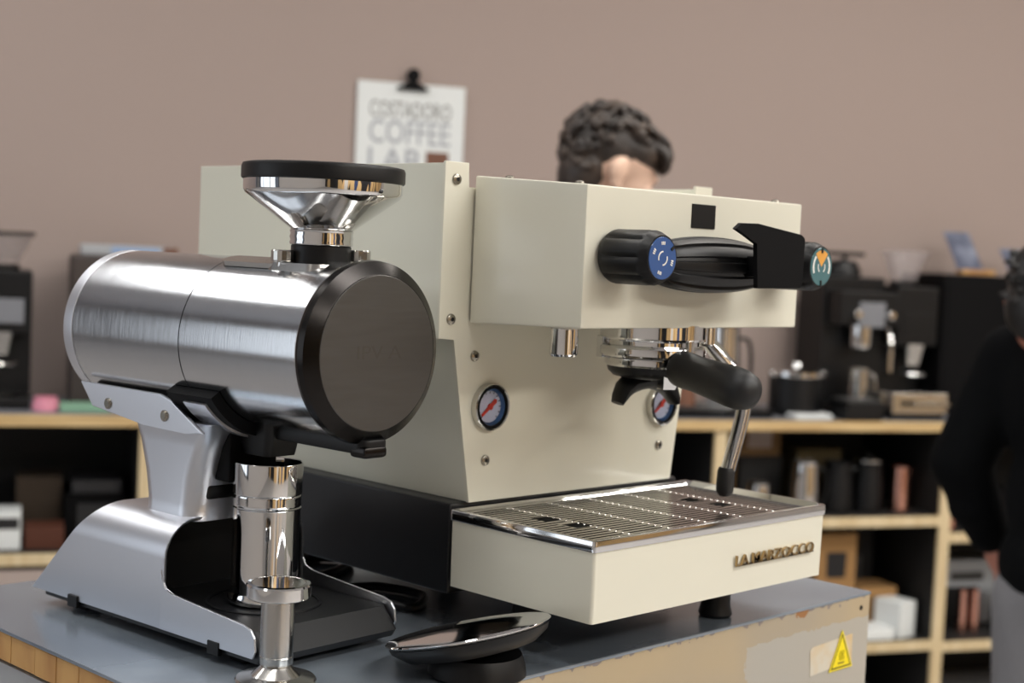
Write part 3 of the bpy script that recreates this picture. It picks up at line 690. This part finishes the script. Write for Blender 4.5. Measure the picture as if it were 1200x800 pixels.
# ------------------------------------------------------------------ dish
t=thing('chrome_dish','shallow chrome dish tilted on a black pedestal between grinder and drip tray','dish',(-.072,.060,0))
R_=Matrix.Translation((0,0,.0265))@Matrix.Rotation(math.radians(45),4,'Z')@Matrix.Rotation(0,4,'X')
tl=Matrix.Translation((0,0,.0300))@Matrix.Rotation(math.radians(-12.5),4,Vector((.71,.70,0)))@Matrix.Rotation(math.radians(-7),4,Vector((.71,-.70,0)))@Matrix.Scale(1.06,4)
obj('dish', xf(lathe([(0,.0022),(.035,.0024),(.052,.0030),(.0575,.0040),(.0600,.0048),(.0606,.0040),(.0595,.0024),(.050,.0005),(.030,-.0010),(0,-.0012)],seg=72), tl), M.chrome, t, thr=50)
obj('underside', xf(lathe([(.0590,.0018),(.057,-.003),(.048,-.0095),(.030,-.0125),(0,-.0125),(0,-.0072),(.030,-.0062),(.050,-.0018),(.0590,.0018)],seg=72), tl), M.black, t, thr=50)
obj('pedestal', lathe([(0,0),(.036,0),(.038,.002),(.037,.010),(.034,.018),(0,.018)],origin=(.006,-.004,0),seg=48), M.black, t)
# cable in the gap under the machine
t=thing('power_cable','black power cable with grey plug winding in the shade beneath the cream machine','cable',(.0,.3,0))
pts=spline([(.075,.150,.0045),(.100,.115,.0045),(.060,.085,.0045),(.015,.070,.0045),(.010,.030,.0045),(.050,.010,.0045),(.060,-.04,.0045),(.020,-.07,.0045),(.012,-.02,.0045)],8)
obj('cord', tube(pts,.0042,seg=10), M.black, t)
obj('plug', loft([rrect(.055,.095,.150,.195,.008,.001),rrect(.055,.095,.150,.195,.008,.022)]), M.greyp, t)
# ------------------------------------------------------------------ things on the counter and in the shelves
def tumbler(name,label,cat,a,off,z,h,r,m,handle=False,spout=False,group=None,lid=None):
    t=cabinet_item(name,label,cat,a,off,z,group=group)
    obj('body', lathe([(0,0),(r*.92,0),(r,h*.03),(r*.97,h*.5),(r*.86,h*.93),(r*.88,h),(r*.84,h),(r*.82,h*.93),(r*.93,h*.5),(r*.94,h*.04),(0,h*.03)],seg=32), m, t)
    if handle: obj('handle', tube(spline([(r*.8,0,h*.85),(r*1.55,0,h*.82),(r*1.75,0,h*.5),(r*1.45,0,h*.2),(r*.9,0,h*.15)],5),r*.11,seg=8), handle if not handle is True else m, t)
    if spout: obj('spout', loft([[(-r*.85,-r*.3,h*.55),(-r*.85,r*.3,h*.55),(-r*.75,0,h*.50)],[(-r*1.25,-r*.12,h*1.02),(-r*1.25,r*.12,h*1.02),(-r*1.1,0,h*.98)]]), m, t)
    if lid: obj('lid', lathe([(0,h*1.0),(r*.9,h*1.0),(r*.9,h*1.04),(r*.3,h*1.08),(r*.1,h*1.16),(0,h*1.17)],seg=24), lid, t)
    return t
def carton(name,label,cat,a,off,z,w,d,h,m,rz=0,labelm=None,mark=None,flap=True,group=None):
    t=cabinet_item(name,label,cat,a,off,z,rz,group)
    obj('box_body', box(-w/2,w/2,0,d,0,h,bev=.003), m, t)
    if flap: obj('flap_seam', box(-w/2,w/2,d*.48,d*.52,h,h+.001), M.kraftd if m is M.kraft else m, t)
    if labelm: obj('label_patch', box(-w*.28,w*.28,-.0012,0,h*.25,h*.8), labelm, t)
    if mark:
        obj('printed_mark', xf(lathe([(0,0),(w*.22,0),(w*.24,h*.05),(w*.25,h*.45),(0,h*.45)],seg=20), Matrix.Translation((0,-.001,h*.22))@Matrix.Diagonal((1,.02,1,1))), mark, t)
    return t
ZC=-.15
def bg_grinder(name,label,a,off,z,w,h,hop=True,blade=M.greyp):
    t=cabinet_item(name,label,'grinder',a,off,z)
    obj('housing', box(-w/2,w/2,0,.20,h*.42,h*.78,bev=.008), M.black, t)
    obj('column', box(-w/2,w/2,.10,.20,0,h*.45,bev=.004), M.black, t)
    obj('base_plate', box(-w/2,w/2,-.05,.20,0,.03,bev=.006), M.black, t)
    obj('front_panel', box(-w*.38,w*.38,-.004,.0,h*.48,h*.62,bev=.002), blade, t)
    obj('outlet', loft([rrect(-w*.16,w*.16,.01,.06,.01,h*.30),rrect(-w*.22,w*.22,.0,.08,.01,h*.43)]), M.nickel, t)
    obj('portafilter_fork', tube(spline([(-w*.28,.09,h*.27),(-w*.25,.0,h*.25),(0,-.03,h*.25),(w*.25,.0,h*.25),(w*.28,.09,h*.27)],4),.005,seg=8), M.chrome, t)
    obj('catch_tray', lathe([(0,.03),(w*.3,.03),(w*.34,.04),(w*.31,.04),(0,.034)],origin=(0,.02,0),seg=32), M.nickel, t)
    obj('collar', lathe([(0,h*.78),(w*.30,h*.78),(w*.30,h*.81),(0,h*.81)],origin=(0,.10,0),seg=32), M.black, t)
    if hop:
        obj('hopper', lathe([(w*.28,h*.81),(w*.30,h*.83),(w*.50,h*.97),(w*.52,h*.985),(w*.50,h*.985),(w*.27,h*.83)],origin=(0,.10,0),seg=40), M.plastic, t)
        obj('hopper_lid', lathe([(w*.53,h*.98),(w*.53,h),(0,h*1.0),(0,h*.99),(w*.50,h*.98)],origin=(0,.10,0),seg=40), M.black if hop is True else M.plastic, t)
    return t
# left end of the counter
bg_grinder('coffee_grinder','black grinder with clear hopper and dark lid at the far left of the counter',-1.50,.16,ZC,.17,.47)
t=cabinet_item('carrying_case','dark brown case against the wall behind the barrel of the big grinder','case',-1.165,.20,ZC)
obj('case_body', box(-.15,.15,0,.26,0,.40,bev=.012), mat('dark_brown_case',(52,44,42),.5), t)
obj('case_lid', box(-.152,.152,-.002,.262,.33,.415,bev=.012), mat('dark_brown_lid',(60,51,48),.5), t)
obj('handle', tube(spline([(-.05,0,.24),(-.05,-.025,.25),(.05,-.025,.25),(.05,0,.24)],4),.006,seg=8), M.black, t)
t=carton('product_box','white and pale blue flat box lying on top of the dark brown case','box',-1.16,.24,ZC+.416,.26,.17,.028,M.ltgrey)
obj('printed_band', box(-.05,.08,-.0012,0,.004,.024), M.bluebox, t)
obj('end_label', box(.09,.13,-.0014,0,.0,.028), M.brown, t)
tumbler('cup','small pink cup lying low on the counter beside the far left grinder','cup',-1.375,.10,ZC,.035,.035,M.pink)
carton('coffee_packet','flat pale green packet on the left counter next to the pink cup','packet',-1.275,.06,ZC,.13,.10,.018,M.green,flap=False)
t=carton('paper_box','white box with a dark printed lid on the lower left shelf','box',-1.49,.06,-.516,.12,.12,.10,M.paper,labelm=None)
obj('dark_print', box(-.02,.055,-.0012,0,.055,.085), M.ink, t)
carton('kraft_box','dim kraft box deep in the lower left shelf','box',-1.385,.22,-.516,.12,.14,.17,mat('shaded_brown_card',(62,50,38),.8))  # brown darkened to carry the dim shelf's shade in its colour
carton('black_box','wide black box with a grey stripe in the left shelf','box',-1.24,.16,-.516,.16,.2,.13,M.matte,labelm=mat('dark_stripe',(40,40,42),.6))
carton('black_case','slim black case lying on the wide black box in the left shelf','case',-1.235,.16,-.384,.13,.16,.035,mat('charcoal_case',(44,44,47),.5))
carton('rust_box','rust brown box low at the front of the lower left shelf','box',-1.37,.06,-.516,.10,.10,.06,mat('shaded_rust_card',(78,38,20),.7))  # rust brown darkened too, with the shelf's shade in the card colour
# counter right of the machine
tumbler('brewer','chrome pouring brewer behind the black handle on the counter','brewer',.70,.30,ZC,.27,.06,M.chrome,handle=M.black,spout=True,lid=M.black)
t=cabinet_item('knock_box','squat black canister with chrome rim and bright latches on the counter','canister',.90,.17,ZC)
obj('canister_body', lathe([(0,0),(.080,0),(.085,.005),(.085,.125),(0,.125)],seg=40), M.black, t)
obj('rim', lathe([(0,.125),(.089,.125),(.090,.128),(.089,.138),(.060,.146),(.0,.150)],seg=40), M.chrome, t)
obj('lid_knob', lathe([(0,.148),(.012,.148),(.018,.165),(0,.170)],seg=20), M.chrome, t)
for s_ in (-1,1): obj('latch', lathe([(0,-.012),(.010,-.008),(.012,0),(.010,.008),(0,.012)],origin=(s_*.088,-.01,.132),seg=16), M.chrome, t)
carton('booklet_stack','low stack of white booklets at the counter edge under the canister','booklets',.905,.05,ZC,.13,.09,.014,M.paper,flap=False)
t=cabinet_item('serving_tray','flat black tray with a dark mat on the counter beside the canister','tray',.60,.06,ZC)
obj('tray_plate', loft([rrect(-.17,.17,0,.22,.02,0),rrect(-.18,.18,-.01,.23,.02,.022)]), M.black, t)
obj('tray_mat', box(-.14,.14,.03,.20,.0222,.028,bev=.003), M.lampf, t)
tumbler('cup','reddish brown cup on the flat black tray','cup',.50,.14,ZC+.029,.06,.035,M.brown)
t=cabinet_item('scale','flat black coffee scale on the counter between canister and black machine','scale',1.055,-.0,ZC)
obj('scale_body', box(-.065,.065,0,.12,0,.06,bev=.006), M.black, t)
obj('scale_plate', box(-.058,.058,.01,.11,.0605,.065,bev=.002), M.lampf, t)
# small black espresso machine
t=cabinet_item('espresso_machine','small black espresso machine with grey square panel on the back counter','coffee machine',1.155,.20,ZC)
obj('housing', box(-.115,.115,.07,.24,0,.445,bev=.008), M.black, t)
obj('head', box(-.10,.115,-.02,.08,.29,.40,bev=.008), M.black, t)
obj('square_panel', box(-.035,.06,-.026,-.02,.285,.365,bev=.003), M.greyp, t)
for s_ in (-.048,.074): obj('knob', cyl((s_,-.02,.325),(s_,-.045,.325),.014,seg=20,bev=.003), M.chrome, t)
obj('group', lathe([(0,.215),(.032,.215),(.036,.225),(.036,.29),(0,.29)],origin=(.0,.02,0),seg=28), M.chrome, t)
obj('dome', lathe([(0,.445),(.06,.445),(.06,.465),(.045,.495),(0,.505)],origin=(-.01,.14,0),seg=28), M.black, t)
obj('top_rail', box(-.16,.06,.12,.14,.512,.526), M.black, t)
obj('rail_post', cyl((-.01,.13,.50),(-.01,.13,.514),.008), M.black, t)
obj('steam_arm', tube(spline([(.085,.0,.29),(.09,-.02,.24),(.085,-.03,.14)],5),.006,seg=8), M.chrome, t)
obj('drip_base', box(-.10,.115,-.06,.07,0,.03,bev=.004), M.black, t)
tumbler('milk_jug','steel milk jug standing under the small black espresso machine','jug',1.135,.18,ZC+.031,.12,.034,M.nickel,handle=True,spout=True)
t=cabinet_item('drip_tray','low steel drip drawer in front of the two black machines','drawer',1.275,.04,ZC)
obj('drawer_box', box(-.10,.10,0,.09,.02,.085,bev=.003), M.nickel, t)
obj('drawer_slot', box(-.07,.09,-.002,0,.045,.060), M.black, t)
obj('drawer_foot', box(-.095,.095,.01,.08,0,.02), M.black, t)
obj('pull', box(-.03,.10,-.014,-.002,.050,.058,bev=.001), M.nickel, t)
bg_grinder('coffee_grinder','black grinder with pale clear hopper between two black machines',1.355,.20,ZC,.155,.54,hop='c',blade=M.black)
t=cabinet_item('coffee_machine','big plain black box shaped machine near the end of the counter','coffee machine',1.582,.20,ZC)
obj('housing', box(-.135,.125,0,.26,.015,.468,bev=.006), M.matte, t)
obj('front_door', box(-.12,.11,-.004,0,.05,.44,bev=.003), M.matte, t)
for s_ in (-.1,.09): obj('foot', cyl((s_,.05,0),(s_,.05,.016),.014), M.black, t)
for i,(a_,lb) in enumerate(((1.745,'slanted slate card with a pale print in a wooden holder on the black machine'),(1.925,'slanted slate card nearest the dark haired person at the right edge'))):
    zb=ZC+.478 if i==0 else ZC+.43
    t=cabinet_item('display_card',lb,'card',a_-.13+.05*(i==1),.30 ,zb)
    obj('card', xf(box(-.055,.055,-.001,.001,0,.155), Matrix.Translation((0,0,.006))@Matrix.Rotation(math.radians(6),4,'Z')@Matrix.Rotation(math.radians(-34),4,'X')), M.card, t)
    obj('wooden_holder', box(-.045,.085,-.02,.02,-.008,.008,bev=.002), M.block, t)
t=cabinet_item('hand_grinder','grey green grinder with bright metal parts beside the big black machine','grinder',1.80,.16,ZC)
obj('grinder_body', box(-.075,.09,0,.16,.0,.38,bev=.01), mat('olive_grey',(70,72,64),.5), t)
obj('top_lid', box(-.07,.085,.005,.15,.38,.42,bev=.01), M.lampf, t)
obj('bright_knob', lathe([(0,0),(.014,.002),(.016,.012),(0,.02)],origin=(-.02,0,.33),axis=(0,-1,0),seg=20), M.chrome, t)
obj('nozzle', cyl((.03,-.02,.20),(.03,-.02,.29),.016), M.nickel, t)
tumbler('cup','small white cup on the counter in front of the big black machine','cup',1.57,.05,ZC,.04,.032,M.paper)
# upper right shelf compartment
Z1=-.452
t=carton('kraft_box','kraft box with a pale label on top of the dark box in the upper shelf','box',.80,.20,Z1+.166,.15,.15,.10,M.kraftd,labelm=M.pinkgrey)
carton('dark_box','dark box under the kraft box in the upper shelf','box',.81,.20,Z1,.15,.18,.165,M.shelfblack)
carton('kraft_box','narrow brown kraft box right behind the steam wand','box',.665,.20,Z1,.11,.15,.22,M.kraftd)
tumbler('steel_cup','small steel cup beside the steam wand on the upper shelf','cup',.735,.07,Z1,.10,.036,M.chrome)
tumbler('steel_pitcher','large steel pitcher with black handle on the upper shelf','pitcher',.905,.09,Z1,.165,.046,M.chrome,handle=M.black)
tumbler('black_kettle','black jug with thin grey handle on the upper shelf','jug',1.04,.12,Z1,.16,.052,M.black,handle=M.lampf)
tumbler('black_canister','black canister with steel lid left of the copper tumbler','canister',1.15,.12,Z1,.16,.050,M.black,lid=M.nickel)
tumbler('copper_tumbler','rosy copper tumbler standing on the upper shelf','tumbler',1.258,.10,Z1,.145,.030,M.copper)
tumbler('copper_tube','thin copper shaker right of the rosy tumbler on the upper shelf','shaker',1.325,.16,Z1,.13,.013,M.copper)
carton('flat_box','flat olive box lying across the black jugs in the upper shelf','box',1.03,.22,Z1,.16,.12,.185,mat('olive_card',(92,80,52),.8))
# lower right compartment
Z2=-.853
carton('kraft_box','kraft box with a dark mug print in the lower shelf','box',1.06,.13,Z2+.141,.145,.15,.185,M.kraft,mark=M.ink)
carton('dark_box','dark blue box carrying the kraft box with the mug print','box',1.045,.12,Z2,.18,.18,.14,mat('navy_card',(34,36,60),.6))
carton('black_box','black box with a faint mug print behind the kraft box','box',1.22,.30,Z2,.16,.12,.32,M.shelfblack,mark=M.lampf)
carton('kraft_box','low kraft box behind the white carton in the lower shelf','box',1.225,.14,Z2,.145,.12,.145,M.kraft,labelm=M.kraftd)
carton('white_carton','small white carton at the front of the lower shelf','carton',1.285,.05,Z2,.085,.10,.115,M.paper,rz=.4,flap=False)
carton('paper_stack','stack of white paper in front of the low kraft box','paper',1.14,.03,Z2,.17,.10,.035,M.paper,flap=False)
tumbler('gold_tin','tiny gold tin on the shelf right of the tall upright','tin',1.425,.06,-.507,.055,.018,M.copper)
# right compartment
Z3=-.860
t=carton('appliance_box','grey printed appliance box behind the copper tubes at lower right','box',1.635,.22,Z3,.22,.12,.215,M.ltgrey,flap=False)
obj('printed_band', box(-.08,.05,-.0012,0,.145,.175), M.lampf, t)
obj('dark_panel', box(-.105,.03,-.0012,0,.0,.125), M.black, t)
tumbler('copper_tumbler','left one of two copper tubes in the lower right shelf','tumbler',1.535,.12,Z3,.14,.017,M.copper)
tumbler('copper_tumbler','right one of two copper tubes in the lower right shelf','tumbler',1.583,.12,Z3,.14,.017,M.copper)
carton('black_box','black box left of the copper tubes in the lower right shelf','box',1.45,.16,Z3,.10,.14,.20,M.matte)
tumbler('steel_pitcher','steel pitcher right of the copper tubes in the lower right shelf','pitcher',1.70,.12,Z3,.15,.045,M.nickel,handle=True)
carton('black_case','black case lying in the compartment above the appliance box','case',1.62,.14,-.507,.2,.2,.12,M.matte)

# ------------------------------------------------------------------ people: local x forward, y left, z up, feet at 0
def remesh(o, vox, it=3):
    m=o.modifiers.new('one_surface','REMESH'); m.mode='VOXEL'; m.voxel_size=vox; m.use_smooth_shade=True
    m=o.modifiers.new('soften','SMOOTH'); m.factor=.6; m.iterations=it
def person(label, loc, rz, hand_pose, headc, pitch, hairm, topm, legm, skinm, curly, seed):
    t=thing('person',label,'person',(loc[0],loc[1],-TH),rz)
    hr=Matrix.Translation(headc)@Matrix.Rotation(pitch,4,'Y')@Matrix.Scale(.93,4)          # head frame
    R3=hr.to_3x3()
    H=lambda x,y,z: hr@Vector((x,y,z))
    bm=bmesh.new()
    add_ell(bm,H(-.012,0,.030),(.098,.076,.092),R3,24)      # cranium
    add_ell(bm,H(.030,0,-.015),(.064,.062,.085),R3,24)      # face
    add_ell(bm,H(.040,0,-.078),(.040,.040,.034),R3,16)      # chin and jaw
    add_ell(bm,H(.086,0,.018),(.012,.045,.012),R3,12)       # brow
    add_cap(bm,H(.090,0,.000),H(.108,0,-.034),.008,.012,10) # nose
    for s in (-1,1):
        add_ell(bm,H(.103,s*.009,-.036),(.009,.007,.007),R3,8)
        add_ell(bm,H(.070,s*.040,-.020),(.022,.022,.02),R3,10)
        add_ell(bm,H(-.014,s*.080,-.012),(.019,.008,.033),R3,14)   # ear
        add_ell(bm,H(-.004,s*.080,-.038),(.011,.007,.011),R3,10)
        add_ell(bm,H(-.026,s*.088,-.006),(.010,.006,.022),R3,10)
    add_ell(bm,H(.094,0,-.058),(.009,.022,.006),R3,12); add_ell(bm,H(.092,0,-.068),(.009,.019,.006),R3,12)
    nb=Vector((.0,0,1.47)); add_cap(bm,H(-.02,0,-.06),nb-V(0,0,.03),.052,.060)
    add_ell(bm,(0,0,1.30),(.10,.165,.18)); add_ell(bm,(.0,0,1.08),(.088,.135,.16)); add_ell(bm,(0,0,.95),(.10,.155,.12))
    legs=[]
    for s in (-1,1):
        hip=(0,s*.085,.92); kn=(.025,s*.095,.50); an=(0,s*.10,.09)
        add_cap(bm,hip,kn,.080,.052); add_cap(bm,kn,an,.052,.036); add_cap(bm,an,(.13,s*.11,.035),.034,.026)
        sh,el,wr=[Vector(p) for p in hand_pose[s]]
        add_cap(bm,(0,s*.05,1.41),sh,.06,.052); add_cap(bm,sh,el,.048,.038); add_cap(bm,el,wr,.038,.025)
        d=(wr-el).normalized(); side=Vector((0,0,1)).cross(d).normalized(); nn=d.cross(side)
        palm=wr+d*.05; Rm=Matrix((d,side,nn)).transposed()
        add_ell(bm,palm,(.052,.040,.017),Rm,14)
        for k,(o_,L) in enumerate(((-.030,.060),(-.010,.074),(.010,.070),(.028,.055))):
            b0=wr+d*.088+side*o_; b1=b0+d*L*.5-nn*.008; b2=b1+d*L*.38-nn*.022
            add_cap(bm,b0,b1,.0088,.0082,8); add_cap(bm,b1,b2,.0082,.0070,8)
        b0=wr+d*.03-side*.035*s; b1=b0+d*.035-side*.022*s-nn*.008; b2=b1+d*.03-side*.004*s-nn*.010
        add_cap(bm,b0,b1,.012,.010,8); add_cap(bm,b1,b2,.010,.008,8)
    body=obj('body',bm,skinm,t,wn=False); remesh(body,.0055,3)
    # eyes
    for s in (-1,1):
        e=obj('eye',lathe([(0,-.011),(.008,-.0075),(.011,0),(.008,.0075),(0,.011)],seg=16),M.white,t)
        e.location=H(.073,s*.028,-.001)
        obj('iris',lathe([(0,.0115),(.004,.011),(.0045,.0095),(0,.009)],axis=H(1,0,0)-H(0,0,0),seg=12),M.ink,e)
    bm=bmesh.new()
    add_ell(bm,(0,0,1.30),(.125,.190,.20)); add_ell(bm,(0,0,1.10),(.115,.165,.19)); add_ell(bm,(0,0,.97),(.122,.175,.12))
    add_cap(bm,nb,(0,0,1.40),.072,.10)
    for s in (-1,1):
        sh,el,wr=[Vector(p) for p in hand_pose[s]]
        add_cap(bm,(0,s*.05,1.40),sh,.075,.070); add_cap(bm,sh,el,.070,.062); d=(wr-el).normalized(); add_cap(bm,el,wr-d*.02,.060,.044)
        mid=el+d*.09; add_ell(bm,mid-V(0,0,.012),(.06,.055,.05))
    top=obj('hooded_top' if not curly else 'sweater',bm,topm,t,wn=False); remesh(top,.012,3)
    bm=bmesh.new(); add_ell(bm,(0,0,.93),(.112,.168,.12))
    for s in (-1,1): add_cap(bm,(0,s*.085,.90),(.025,s*.095,.50),.096,.076); add_cap(bm,(.025,s*.095,.50),(0,s*.10,.12),.076,.066)
    tr=obj('trousers',bm,legm,t,wn=False); remesh(tr,.014,2)
    for s in (-1,1):
        bm=bmesh.new(); add_ell(bm,(-.005,s*.105,.055),(.06,.048,.055)); add_ell(bm,(.09,s*.112,.035),(.11,.048,.036))
        add_box(bm,-.07,.205,s*.11-.046,s*.11+.046,0,.022,bev=.01); so=obj('shoe',bm,M.shoe,t,wn=False); remesh(so,.008,2)
    # hair: cap plus many curls
    rnd=random.Random(seed); bm=bmesh.new()
    add_ell(bm,H(-.022,0,.040),(.096,.079,.086),R3,24); add_ell(bm,H(-.060,0,-.020),(.052,.066,.075),R3,20); add_ell(bm,H(.006,0,.050),(.082,.081,.048),R3,20)
    n=420 if curly else 60
    for i in range(n):
        th=rnd.uniform(0,2*PI); ph=math.acos(rnd.uniform(-.75,1)); q=Vector((math.sin(ph)*math.cos(th),math.sin(ph)*math.sin(th),math.cos(ph)))
        if q.x>.45 and q.z<.42: continue
        if abs(q.y)>.4 and q.z<.30 and q.x>-.25: continue
        if q.z<-.1 and q.x>-.35: continue
        c0=Vector((-.020+q.x*.100,q.y*.082,.038+q.z*(.088 if q.z>0 else .11)))
        L=rnd.uniform(.010,.019)*(.6 if q.z<.1 else 1) if curly else .01; tw=Vector((rnd.uniform(-1,1),rnd.uniform(-1,1),rnd.uniform(-.6,.6))).normalized()
        pts=[]
        for k in range(7):
            a=k/6*PI*1.5; u_=tw.cross(q).normalized(); pts.append(H(*(c0+q*(L*.5*math.sin(a)+.004)+u_*(L*.8*(1-math.cos(a))/1.2)+tw*(k/6-.5)*L)))
        add_tube(bm,pts,[.002,.004,.0055,.006,.0055,.004,.002],seg=6)
    if curly:      # fringe falling over the forehead
        for i in range(26):
            y=rnd.uniform(-.06,.06); z0=rnd.uniform(.055,.085); x0=.058+.010*rnd.random()
            pts=[H(x0-.02,y,z0+.02),H(x0+.010,y+rnd.uniform(-.01,.01),z0+.008),H(x0+.026,y+rnd.uniform(-.012,.012),z0-.014),H(x0+.022,y,z0-.034)]
            add_tube(bm,spline(pts,3),[.006,.008,.009,.0095,.0095,.009,.008,.007,.005,.003],seg=6)
    hp=obj('hair',bm,hairm,t,thr=70,wn=False)
    m=hp.modifiers.new('one_surface','REMESH'); m.mode='VOXEL'; m.voxel_size=.0034; m.use_smooth_shade=True
    return t
pose1={-1:((.0,-.19,1.39),(-.01,-.215,1.10),(.12,-.17,.95)),1:((.0,.19,1.39),(-.01,.215,1.10),(.12,.17,.95))}
hd1=Vector((1.353,1.180,.535))
f1=math.radians(-27); d1=Vector((math.cos(f1),math.sin(f1)))
person('person with curly dark brown hair seen behind the cream machine, head bowed to the right',(hd1.x-d1.x*.085,hd1.y-d1.y*.085),f1,pose1,Vector((.085,0,hd1.z+TH-.045)),math.radians(20),M.hair,M.navy,M.trouser,M.skin,True,3)
p2=Vector((1.74,.357)); f2=math.radians(-5)
pose2={-1:((0,-.19,1.40),(-.05,-.24,1.14),(.12,-.2,.98)),1:((0,.18,1.365),(-.045,.255,1.150),(.045,.228,.985))}
person('person in a dark hooded top and grey trousers cut off by the right edge',(p2.x,p2.y),f2,pose2,Vector((-.05,.075,1.485)),math.radians(8),M.hairb,M.navy,M.trouser,M.skin2,False,8).scale=(.93,.93,.93)
